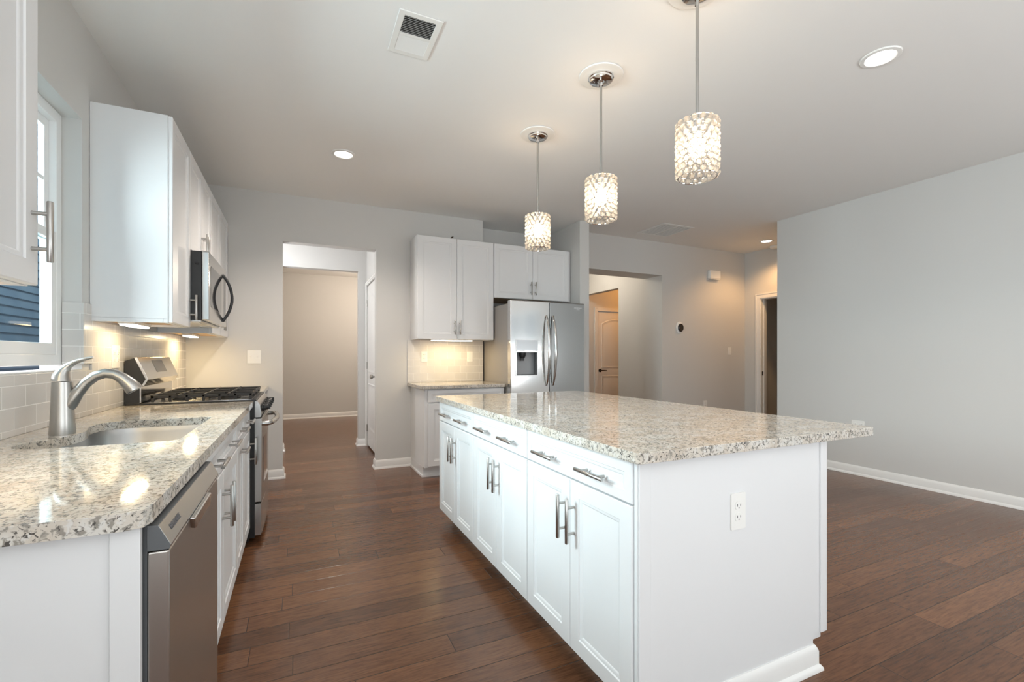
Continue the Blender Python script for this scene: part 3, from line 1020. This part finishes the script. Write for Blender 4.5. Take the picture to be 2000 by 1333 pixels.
# burners and grates
for bx, by, r in ((-0.66, 3.55, .042), (-0.40, 3.55, .05), (-0.53, 3.74, .045), (-0.66, 3.93, .038), (-0.40, 3.93, .05)):
    b = B(); b.lathe([(r + .01, 0), (r + .01, .006), (r, .007), (r, .016), (r * .8, .020), (0.0, .020)], (bx, by, 0.918), 24, True, False)
    obj('burner', b, IRON, rg)
gw = (y1 - y0 - 0.03) / 3
for k in range(3):
    a = y0 + 0.015 + gw * k + .004
    c = a + gw - .008
    b = B()
    zt, th = 0.958, 0.011
    X0, X1 = -0.785, -0.262
    b.box(X0, X1, a, a + th, zt - .018, zt); b.box(X0, X1, c - th, c, zt - .018, zt)
    b.box(X0, X0 + th, a, c, zt - .018, zt); b.box(X1 - th, X1, a, c, zt - .018, zt)
    xm = (X0 + X1) / 2
    b.box(xm - th / 2, xm + th / 2, a, c, zt - .016, zt + .002)
    ymid = (a + c) / 2
    for xx in (X0 + .13, X1 - .13):
        b.box(xx - th / 2, xx + th / 2, a, ymid - .022, zt - .014, zt + .003)
        b.box(xx - th / 2, xx + th / 2, ymid + .022, c, zt - .014, zt + .003)
    b.box(X0, X0 + .10, ymid - th / 2, ymid + th / 2, zt - .014, zt + .003)
    b.box(xm - .10, xm + .10, ymid - th / 2, ymid + th / 2, zt - .014, zt + .003)
    b.box(X1 - .10, X1, ymid - th / 2, ymid + th / 2, zt - .014, zt + .003)
    n_ = 6
    for i in range(n_ + 1):
        xx = X0 + (X1 - X0 - .016) * i / n_
        for yy in (a, c - th):
            b.box(xx, xx + .016, yy, yy + th, 0.918, zt)
    obj('grate', b, IRON, rg, 0.003)
# front: knob panel, oven door, drawer
b = B(); b.rings([[(-0.245, y, 0.80), (-0.212, y, 0.80), (-0.206, y, 0.815), (-0.216, y, 0.885), (-0.230, y, 0.905), (-0.245, y, 0.905)] for y in (y0, y1)])
kp = obj('knob_panel', b, STEEL, rg, 0.002)
for k in range(5):
    yy = y0 + 0.10 + k * 0.139
    b = B()
    b.tube([(-0.209, yy, .852), (-0.200, yy, .853), (-0.196, yy, .854), (-0.176, yy, .857), (-0.170, yy, .858)], [.027, .027, .020, .018, .014], 20)
    b.box(-0.19, -0.160, yy - .005, yy + .005, .842, .874)
    obj('knob', b, BLACKP, kp)


def bowed(xa, bow, za, zb, xback):
    b = B()
    rs = []
    for i in range(13):
        z = za + (zb - za) * i / 12
        rs.append([(xback, y0 + .002, z), (xback, y1 - .002, z)] + [(xa + bow * (1 - (2 * k / 8 - 1) ** 2), y1 - .002 - (y1 - y0 - .004) * k / 8, z) for k in range(9)])
    b.rings(rs)
    return b


od = obj('oven_door', bowed(-0.206, 0.012, 0.258, 0.792, -0.245), STEEL, rg, 0.002)
b = B()
b.rings([[(x + .012 * (1 - (2 * (y - y0) / (y1 - y0) - 1) ** 2), y, z) for y, z in ((3.46, .36), (3.60, .36), (3.74, .36), (3.88, .36), (4.02, .36), (4.02, .66), (3.88, .66), (3.74, .66), (3.60, .66), (3.46, .66))] for x in (-0.21, -0.2045)])
obj('oven_window', b, BLACKG, od)
b = B()
hz = 0.752
pts = [(-0.206, 3.43, hz), (-0.180, 3.432, hz), (-0.160, 3.445, hz + .002)] + [(-0.150 + .02 * math.sin(math.pi * k / 8), 3.47 + .54 * k / 8, hz + .003) for k in range(9)] + [(-0.160, 4.035, hz + .002), (-0.180, 4.048, hz), (-0.206, 4.05, hz)]
b.tube(pts, 0.016, 14)
obj('oven_handle', b, STEEL, od)
obj('storage_drawer', bowed(-0.208, 0.010, 0.045, 0.246, -0.245), STEEL, rg, 0.002)
for yy in (y0 + .05, y1 - .05):
    for xx in (-0.85, -0.30):
        obj('foot', B().cyl((xx, yy, 0), (xx, yy, 0.031), .018), BLACKP, rg)

# ---------------------------------------------------------------- microwave
mw = thing('microwave', 'over-the-range stainless microwave with a bowed black handle', 'microwave', (-0.72, 3.74, 1.41))
b = B(); b.box(XL + .005, -0.530, y0 + .001, y1 - .001, 1.415, 1.838)
obj('body', b, BLACKP, mw, 0.003)
b = B(); b.plate(rect(y0 + .001, y1 - .001, 1.415, 1.838), [], YZ, -0.5295, -0.490)
dr = obj('door', b, STEEL_M, mw, 0.006)
b = B(); b.plate(rrect(3.42, 3.86, 1.50, 1.76, .02), [], YZ, -0.4905, -0.4888); obj('door_window', b, BLACKG, dr)
b = B(); b.plate(rrect(4.00, 4.10, 1.45, 1.80, .008), [], YZ, -0.4905, -0.4888); obj('key_panel', b, BLACKG, dr)
b = B()
b.tube([(-0.492, 3.94, 1.785), (-0.487, 3.94, 1.782)] + [(-0.484 + .052 * math.sin(math.pi * k / 12) ** .8, 3.94, 1.775 - .315 * k / 12) for k in range(13)] + [(-0.487, 3.94, 1.453), (-0.492, 3.94, 1.450)], 0.010, 12)
obj('handle', b, BLACKP, dr, sharp=60)
b = B(); b.box(-0.88, -0.535, y0 + .01, y1 - .01, 1.405, 1.414); obj('underside_grille', b, STEEL, mw)
for yy in (3.50, 3.90):
    obj('lamp_lens', B().box(-0.62, -0.56, yy - .05, yy + .05, 1.4025, 1.405), WHITEP, mw)
b = B(); b.cyl((-0.552, y0 + .001, 1.758), (-0.552, y0 - .012, 1.758), .006); b.cyl((-0.548, y0 - .012, 1.757), (-0.560, y0 - .012, 1.760), .005)
obj('latch', b, BLACKP, mw)

# ---------------------------------------------------------------- refrigerator
rf = thing('refrigerator', 'stainless side-by-side refrigerator with bowed handles and a water dispenser', 'refrigerator', (2.43, 4.8, 0))
X0, X1, Xm, Yf = 1.982, 2.884, 2.440, 4.283
obj('cabinet_body', B().box(X0 + .006, X1 - .006, 4.37, 5.20, 0.02, 1.745), GREYP, rf, 0.006)
for xx in (X0 + .05, X1 - .12):
    obj('hinge_cover', B().box(xx, xx + .075, 4.33, 4.47, 1.745, 1.772), GREYP, rf, 0.006)
DX0, DX1, DZ0, DZ1 = 2.040, 2.300, 0.985, 1.372
b = B(); b.plate(rect(X0, Xm - .003, 0.06, 1.775), [rect(DX0 + .012, DX1 - .012, DZ0 + .012, DZ1 - .13)], XZ, Yf, 4.362)
ld = obj('freezer_door', b, STEEL_M, rf, 0.010, 3)
b = B(); b.plate(rect(Xm + .003, X1, 0.06, 1.775), [], XZ, Yf, 4.362)
rd = obj('fresh_food_door', b, FRIDGE_DIM, rf, 0.010, 3)
b = B(); b.plate(rrect(DX0, DX1, DZ0, DZ1, .008), [rect(DX0 + .012, DX1 - .012, DZ0 + .012, DZ1 - .13)], XZ, Yf - .005, Yf - .0005)
ds = obj('dispenser', b, STEEL, ld, 0.002)
b = B(); b.box(DX0 + .013, DX1 - .013, Yf + .07, Yf + .074, DZ0 + .013, DZ1 - .131); obj('dispenser_back', b, M('grey_dispenser_plastic', (0.30, 0.31, 0.32), 0.3), ds)
b = B()
b.box(DX0 + .0122, DX0 + .016, Yf, Yf + .07, DZ0 + .013, DZ1 - .131); b.box(DX1 - .016, DX1 - .0122, Yf, Yf + .07, DZ0 + .013, DZ1 - .131)
b.box(DX0 + .0122, DX1 - .0122, Yf, Yf + .07, DZ0 + .0122, DZ0 + .018); b.box(DX0 + .0122, DX1 - .0122, Yf, Yf + .07, DZ1 - .137, DZ1 - .1305)
obj('dispenser_recess', b, DKGREY, ds)
b = B(); b.plate(rect(DX0 + .008, DX1 - .008, DZ1 - .118, DZ1 - .010), [], XZ, Yf - .0065, Yf - .005); obj('control_panel', b, M('pewter_panel', (0.42, 0.43, 0.44), 0.22, 0.5), ds)
b = B(); b.box(DX0 + .005, DX1 - .005, Yf - .012, Yf - .005, DZ1 - .138, DZ1 - .121); obj('chrome_band', b, CHROME, ds, 0.003)
b = B(); xx = 2.135
b.tube([(xx, Yf + .035, DZ1 - .138), (xx, Yf + .035, DZ1 - .175), (xx, Yf + .035, DZ1 - .20)], [.036, .034, .022], 16)
b.box(xx - .02, xx + .02, Yf + .03, Yf + .05, DZ1 - .225, DZ1 - .195)
obj('nozzle', b, BLACKP, ds)
for xx, d in ((2.398, ld), (2.478, rd)):
    b = B()
    pts, rad = [], []
    for k in range(17):
        s = k / 16
        pts.append((xx, Yf - .012 - .060 * math.sin(math.pi * s) ** .75, 0.885 + .74 * s))
        rad.append(.007 + .0085 * math.sin(math.pi * s) ** .6)
    b.tube([(xx, Yf + .001, .888)] + pts + [(xx, Yf + .001, 1.622)], [.008] + rad + [.008], 14)
    obj('door_handle', b, STEEL_M, d, sharp=60)
text_mesh('badge', 'FRIGIDAIRE', 0.020, TEXTM, rd, (2.80, Yf - .0008, 1.722), (1, 0, 0), (0, 0, 1))
text_mesh('badge', 'GALLERY', 0.010, TEXTM, rd, (2.80, Yf - .0008, 1.704), (1, 0, 0), (0, 0, 1))
obj('toe_grille', B().box(X0 + .02, X1 - .02, 4.36, 4.375, 0.01, 0.06), BLACKP, rf)

# ---------------------------------------------------------------- pendants
WARM = (1.0, 0.70, 0.42)
PX = 1.556
pl = ['crystal pendant light farthest from the camera, over the far end of the island', 'middle crystal pendant light over the island', 'crystal pendant light nearest the camera, canopy cut off by the top of the picture']
for py, lb in zip((2.90, 2.146, 1.455), pl):
    t = thing('pendant_light', lb, 'pendant light', (PX, py, 1.952), 'crystal pendant lights over the island')
    b = B(); b.lathe([(0.0, -.001), (0.118, -.001), (0.124, -.004), (0.122, -.010), (0.108, -.013), (0.100, -.011), (0.088, -.015), (0.070, -.013)], (PX, py, CEIL), 48)
    obj('ceiling_medallion', b, WHITEP, t)
    b = B(); b.lathe([(0.070, -.010), (0.071, -.020), (0.066, -.023), (0.065, -.032), (0.060, -.036), (0.020, -.038), (0.012, -.046), (0.011, -.060), (0.0, -.060)], (PX, py, CEIL), 40, True, False)
    for a in (0.9, 4.04):
        b.cyl((PX + .045 * math.cos(a), py + .045 * math.sin(a), CEIL - .037), (PX + .045 * math.cos(a), py + .045 * math.sin(a), CEIL - .052), .004, n=10)
    obj('canopy', b, CHROME, t)
    b = B(); b.cyl((PX, py, 2.205), (PX, py, CEIL - .055), .007, n=12); b.cyl((PX, py, 2.46), (PX, py, 2.475), .0075, n=12)
    obj('stem', b, NICKEL, t)
    zt, zb, R = 2.196, 1.960, 0.079
    b = B()
    b.ring((PX, py, zt), R, .0026); b.ring((PX, py, zb), R, .0026)
    for k in range(4):
        a = math.pi / 4 + k * math.pi / 2
        b.cyl((PX, py, zt), (PX + R * math.cos(a), py + R * math.sin(a), zt), .002, n=8)
    for k in range(6):
        a = k * math.pi / 3
        b.cyl((PX + R * math.cos(a), py + R * math.sin(a), zb), (PX + R * math.cos(a), py + R * math.sin(a), zt), .0013, n=6)
    b.lathe([(0.0, .012), (0.011, .012), (0.013, .0), (0.017, -.004), (0.018, -.045), (0.0, -.046)], (PX, py, zt), 20)
    obj('shade_frame', b, CHROME, t)
    b = B()
    nb, nr = 15, 9
    for r_ in range(nr):
        zz = zb + .012 + (zt - zb - .024) * r_ / (nr - 1)
        for k in range(nb):
            a = 2 * math.pi * (k + .5 * (r_ % 2)) / nb
            b.ball((PX + R * math.cos(a), py + R * math.sin(a), zz), .0138, 10, 6)
    obj('crystal_bead_shade', b, CRYSTAL, t, sharp=10)
    b = B()
    for k in range(nb):                                   # wire lattice the beads are strung on
        for sgn in (1, -1):
            pts = [(PX + (R - .004) * math.cos(2 * math.pi * (k + sgn * .5 * i) / nb), py + (R - .004) * math.sin(2 * math.pi * (k + sgn * .5 * i) / nb), zb + (zt - zb) * i / nr) for i in range(nr + 1)]
            b.tube(pts, .0011, 4, False)
    obj('wire_lattice', b, CHROME, t)
    b = B(); b.lathe([(0.0, .050), (0.012, .048), (0.013, .030), (0.024, .012), (0.031, -.012), (0.028, -.032), (0.016, -.046), (0.0, -.050)], (PX, py, 2.095), 20)
    obj('bulb', b, BULB, t, sharp=80)
    point('pendant_lamp', (PX, py, 2.095), 7.0, WARM, 0.055, t)


# ---------------------------------------------------------------- recessed lights
def recessed(x, y, label, power, col=(1.0, 0.88, 0.77)):
    t = thing('recessed_light', label, 'ceiling light', (x, y, CEIL), 'recessed ceiling lights')
    b = B(); b.lathe([(0.064, -.004), (0.070, -.009), (0.088, -.007), (0.092, -.001), (0.064, -.001)], (x, y, CEIL), 40)
    obj('trim_ring', b, WHITEP, t)
    b = B(); b.lathe([(0.0, -.0035), (0.0645, -.0045), (0.0645, -.0015), (0.0, -.0015)], (x, y, CEIL), 40)
    obj('lens', b, LEDW, t)
    l = bpy.data.lights.new('recessed_lamp', 'SPOT')
    l.energy, l.color, l.spot_size, l.spot_blend, l.shadow_soft_size = power, col, math.radians(140), 0.6, 0.06
    o = bpy.data.objects.new('recessed_lamp', l)
    COL.objects.link(o)
    o.parent = t
    o.location = (0, 0, -0.02)


recessed(0.331, 3.833, 'lit recessed light in the ceiling above the range aisle', 92)
recessed(2.803, 1.387, 'lit recessed light in the ceiling near the upper right, right of the pendants', 86)
recessed(5.846, 4.259, 'small lit recessed light in the far hall ceiling', 51, (1.0, 0.57, 0.24))
# lamps of the rooms seen through the openings, outside the picture
point('far_room_lamp', (1.3, 8.2, 2.4), 57, (1.0, 0.845, 0.685), 0.08)
point('passage_lamp', (-0.55, 5.80, 1.95), 32, (0.95, 0.97, 1.0), 0.08)
point('vestibule_lamp', (5.7, 6.4, 2.5), 12, (1.0, 0.45, 0.12), 0.06)
point('hallway_lamp', (3.9, 6.2, 2.6), 19, (1.0, 0.89, 0.73), 0.06)

# smoke detector
b = B(); b.lathe([(0.0, -.042), (0.040, -.040), (0.055, -.030), (0.062, -.012), (0.062, 0.0)], (6.215, 4.40, CEIL - .0005), 32)
tag(obj('smoke_detector', b, WHITEP, None, base=(6.215, 4.40, CEIL)), 'white round smoke detector on the hall ceiling beside the far recessed light', 'smoke detector')


# ---------------------------------------------------------------- vents
def vent(x0, x1, y0, y1, label, nsl, split, rim=0.03):
    t = thing('ceiling_vent', label, 'vent', ((x0 + x1) / 2, (y0 + y1) / 2, CEIL))
    b = B(); b.plate(rect(x0, x1, y0, y1), [rect(x0 + rim, x1 - rim, y0 + rim, y1 - rim)], XY, CEIL - .007, CEIL - .0005)
    obj('frame', b, WHITEP, t, 0.003)
    b = B(); b.box(x0 + rim - .004, x1 - rim + .004, y0 + rim - .004, y1 - rim + .004, CEIL - .002, CEIL - .0004)
    obj('duct_backing', b, DUCT, t)
    b = B()
    a, c = y0 + rim, y1 - rim
    for k in range(nsl):
        yy = a + (c - a) * (k + .5) / nsl
        s = 1 if (split and yy < (a + c) / 2) else -1
        w = (c - a) / nsl
        if split:
            d = .0062
            b.hexa([(x0 + rim, yy - w * .30, CEIL - .0012 - (d if s > 0 else 0)), (x1 - rim, yy - w * .30, CEIL - .0012 - (d if s > 0 else 0)), (x1 - rim, yy + w * .30, CEIL - .0012 - (0 if s > 0 else d)), (x0 + rim, yy + w * .30, CEIL - .0012 - (0 if s > 0 else d)),
                    (x0 + rim, yy - w * .30, CEIL - .0004 - (d if s > 0 else 0)), (x1 - rim, yy - w * .30, CEIL - .0004 - (d if s > 0 else 0)), (x1 - rim, yy + w * .30, CEIL - .0004 - (0 if s > 0 else d)), (x0 + rim, yy + w * .30, CEIL - .0004 - (0 if s > 0 else d))])
        else:
            b.box(x0 + rim, x1 - rim, yy - w * .21, yy + w * .21, CEIL - .006, CEIL - .003)
    if split:
        ym = (a + c) / 2
        b.box(x0 + rim, x1 - rim, ym - .007, ym + .007, CEIL - .0075, CEIL - .002)
    else:
        xm = (x0 + x1) / 2
        b.box(xm - .012, xm + .012, a, c, CEIL - .0065, CEIL - .002)
    obj('louvers', b, WHITEP, t)
    return t


vent(0.424, 0.632, 2.115, 2.43, 'small white supply vent with two louver banks in the ceiling above the aisle', 22, True)
vent(3.95, 4.44, 4.19, 4.68, 'large square white return vent in the ceiling before the far hallway', 20, False)


# ---------------------------------------------------------------- wall plates
def plate_thing(name, label, cat, F, u, z, kind, group=None, w=0.070, h=0.115, mat=None):
    t = thing(name, label, cat, F(u, 0, z), group)
    b = B(); b.plate(rrect(u - w / 2, u + w / 2, z - h / 2, z + h / 2, .006), [], lambda a, v, n: F(a, n, v), 0.0002, 0.005)
    pl_ = obj('cover_plate', b, mat or WHITEP, t, 0.002)
    ws = [u] if w < 0.1 else [u - w / 4, u + w / 4]
    for j, uu in enumerate(ws):
        k = kind if isinstance(kind, str) else kind[j]
        if k == 'duplex':
            for s in (-1, 1):
                b = B(); zz = z + s * .0195
                b.plate(rrect(uu - .017, uu + .017, zz - .0145, zz + .0145, .011), [], lambda a, v, n: F(a, n, v), 0.005, 0.0068)
                r_ = obj('receptacle', b, mat or WHITEP, t)
                b = B()
                F.box(b, uu - .0085, uu - .0062, .0066, .0071, zz - .003, zz + .006); F.box(b, uu + .0062, uu + .0085, .0066, .0071, zz - .002, zz + .005)
                b.cyl(F(uu, .0066, zz - .008), F(uu, .0071, zz - .008), .0024, n=10)
                obj('slot', b, SLOT, r_)
        elif k == 'rocker':
            b = B(); F.box(b, uu - .016, uu + .016, .005, .0075, z - .033, z + .033)
            obj('rocker', b, mat or WHITEP, t, 0.001)
        elif k == 'toggle':
            b = B(); F.box(b, uu - .005, uu + .005, .005, .016, z - .002, z + .012)
            obj('toggle', b, mat or WHITEP, t, 0.001)
    return t


FWL = Fr((XL + .009, 0, 0), (0, 1, 0), (1, 0, 0))
FWB = Fr((0, YB, 0), (1, 0, 0), (0, -1, 0))
FWT = Fr((0, YB - .009, 0), (1, 0, 0), (0, -1, 0))
FWE = Fr((0, YH, 0), (1, 0, 0), (0, -1, 0))
FWR = Fr((XR, 0, 0), (0, 1, 0), (-1, 0, 0))
FIS = Fr((0, 1.108, 0), (1, 0, 0), (0, -1, 0))
FBR = Fr((8.1, 0, 0), (0, 1, 0), (-1, 0, 0))
plate_thing('outlet', 'white outlet plate on the tile between the window and the range', 'outlet', FWL, 3.235, 1.19, 'duplex', w=0.115, h=0.125)
plate_thing('switch_plate', 'square white double plate on the wall right of the range', 'switch', FWB, -0.37, 1.187, ('toggle', 'toggle'), w=0.115, h=0.125)
plate_thing('outlet', 'white outlet on the near end of the island', 'outlet', FIS, 1.372, 0.66, 'duplex', h=0.125)
plate_thing('outlet', 'white outlet on the tile under the left side of the bar light by the refrigerator', 'outlet', FWT, 1.273, 1.19, 'duplex')
plate_thing('switch_plate', 'white rocker switch on the tile nearest the refrigerator', 'switch', FWT, 1.806, 1.19, 'rocker')
plate_thing('switch_plate', 'white switch on the living room end wall below the door chime', 'switch', FWE, 5.932, 1.275, 'rocker')
plate_thing('outlet', 'white outlet low on the end wall, just showing above the island top', 'outlet', FWE, 5.427, 0.49, 'duplex')
plate_thing('outlet', 'white outlet low on the right wall above the island corner', 'outlet', FWR, 2.725, 0.49, 'duplex', w=0.115)
plate_thing('switch_plate', 'switch glimpsed on the dark wall through the hall doorway', 'switch', Fr((0, YH, 0), (1, 0, 0), (0, -1, 0)), 6.55, 1.22, 'rocker')

# thermostat, chime
t = thing('thermostat', 'oval black and white thermostat on the living room end wall', 'thermostat', (4.927, YH, 1.60))
b = B()


def ell(cx_, cz_, rx, rz, y):
    return [(cx_ + rx * math.cos(2 * math.pi * k / 40), y, cz_ + rz * math.sin(2 * math.pi * k / 40)) for k in range(40)]


b.rings([ell(4.927, 1.60, .066, .086, YH - .0002), ell(4.927, 1.60, .066, .086, YH - .006), ell(4.927, 1.60, .060, .080, YH - .010)])
obj('trim_plate', b, WHITEP, t)
b = B(); b.rings([ell(4.935, 1.60, .046, .056, YH - .010), ell(4.935, 1.60, .046, .056, YH - .026), ell(4.935, 1.60, .040, .050, YH - .032)])
obj('dial', b, BLACKG, t)
t = thing('door_chime', 'white box door chime high on the living room end wall', 'door chime', (5.583, YH, 2.395))
obj('cover', B().box(5.475, 5.690, YH - .055, YH - .0005, 2.335, 2.46), WHITEP, t, 0.012, 3)
obj('base_plate', B().box(5.485, 5.680, YH - .050, YH - .0005, 2.325, 2.334), WHITEP, t)


# ---------------------------------------------------------------- under-cabinet lights
def bar_light(x0, x1, y0, y1, z, label, power, col):
    t = thing('under_cabinet_light', label, 'light', ((x0 + x1) / 2, (y0 + y1) / 2, z), 'under-cabinet bar lights')
    obj('housing', B().box(x0, x1, y0, y1, z - .018, z), WHITEP, t, 0.002)
    obj('lens', B().box(x0 + .006, x1 - .006, y0 + .006, y1 - .006, z - .026, z - .0182), LED, t, 0.003)
    a = area('under_cabinet_lamp', (0, 0, 0), (0, 0, 0), max(.02, x1 - x0 - .02), max(.02, y1 - y0 - .02), power, col)
    a.parent = t
    a.location = (0, 0, -.030)
    return t


UC = (1.0, 0.735, 0.35)
bar_light(-0.83, -0.76, 1.16, 1.46, UPZ0 + .011, 'bar light under the cabinet cut off at the left edge', 2.0, UC)
bar_light(-0.83, -0.76, 2.98, 3.28, UPZ0 + .011, 'lit bar light under the narrow cabinet beside the sink window', 1.5, UC)
bar_light(-0.83, -0.76, 4.42, 4.73, UPZ0 + .011, 'lit bar light under the corner cabinet beyond the microwave', 2.7, UC)
bar_light(1.29, 1.75, 4.76, 4.83, 1.372 + .011, 'long lit bar light over the short counter left of the refrigerator', 3.0, UC)

# small clip left on the tall back cabinet
t = thing('metal_clip', 'small dark metal clip lying on top of the tall back cabinet', 'clip', (1.50, 4.80, 2.451))
b = B(); b.hexa([(1.478, 4.775, 2.4505), (1.500, 4.775, 2.4505), (1.500, 4.80, 2.4505), (1.478, 4.80, 2.4505), (1.515, 4.775, 2.487), (1.537, 4.775, 2.487), (1.537, 4.80, 2.487), (1.515, 4.80, 2.487)])
obj('arm', b, BRONZE, t, 0.002)
obj('foot', B().box(1.478, 1.53, 4.775, 4.80, 2.4502, 2.4535), BRONZE, t)
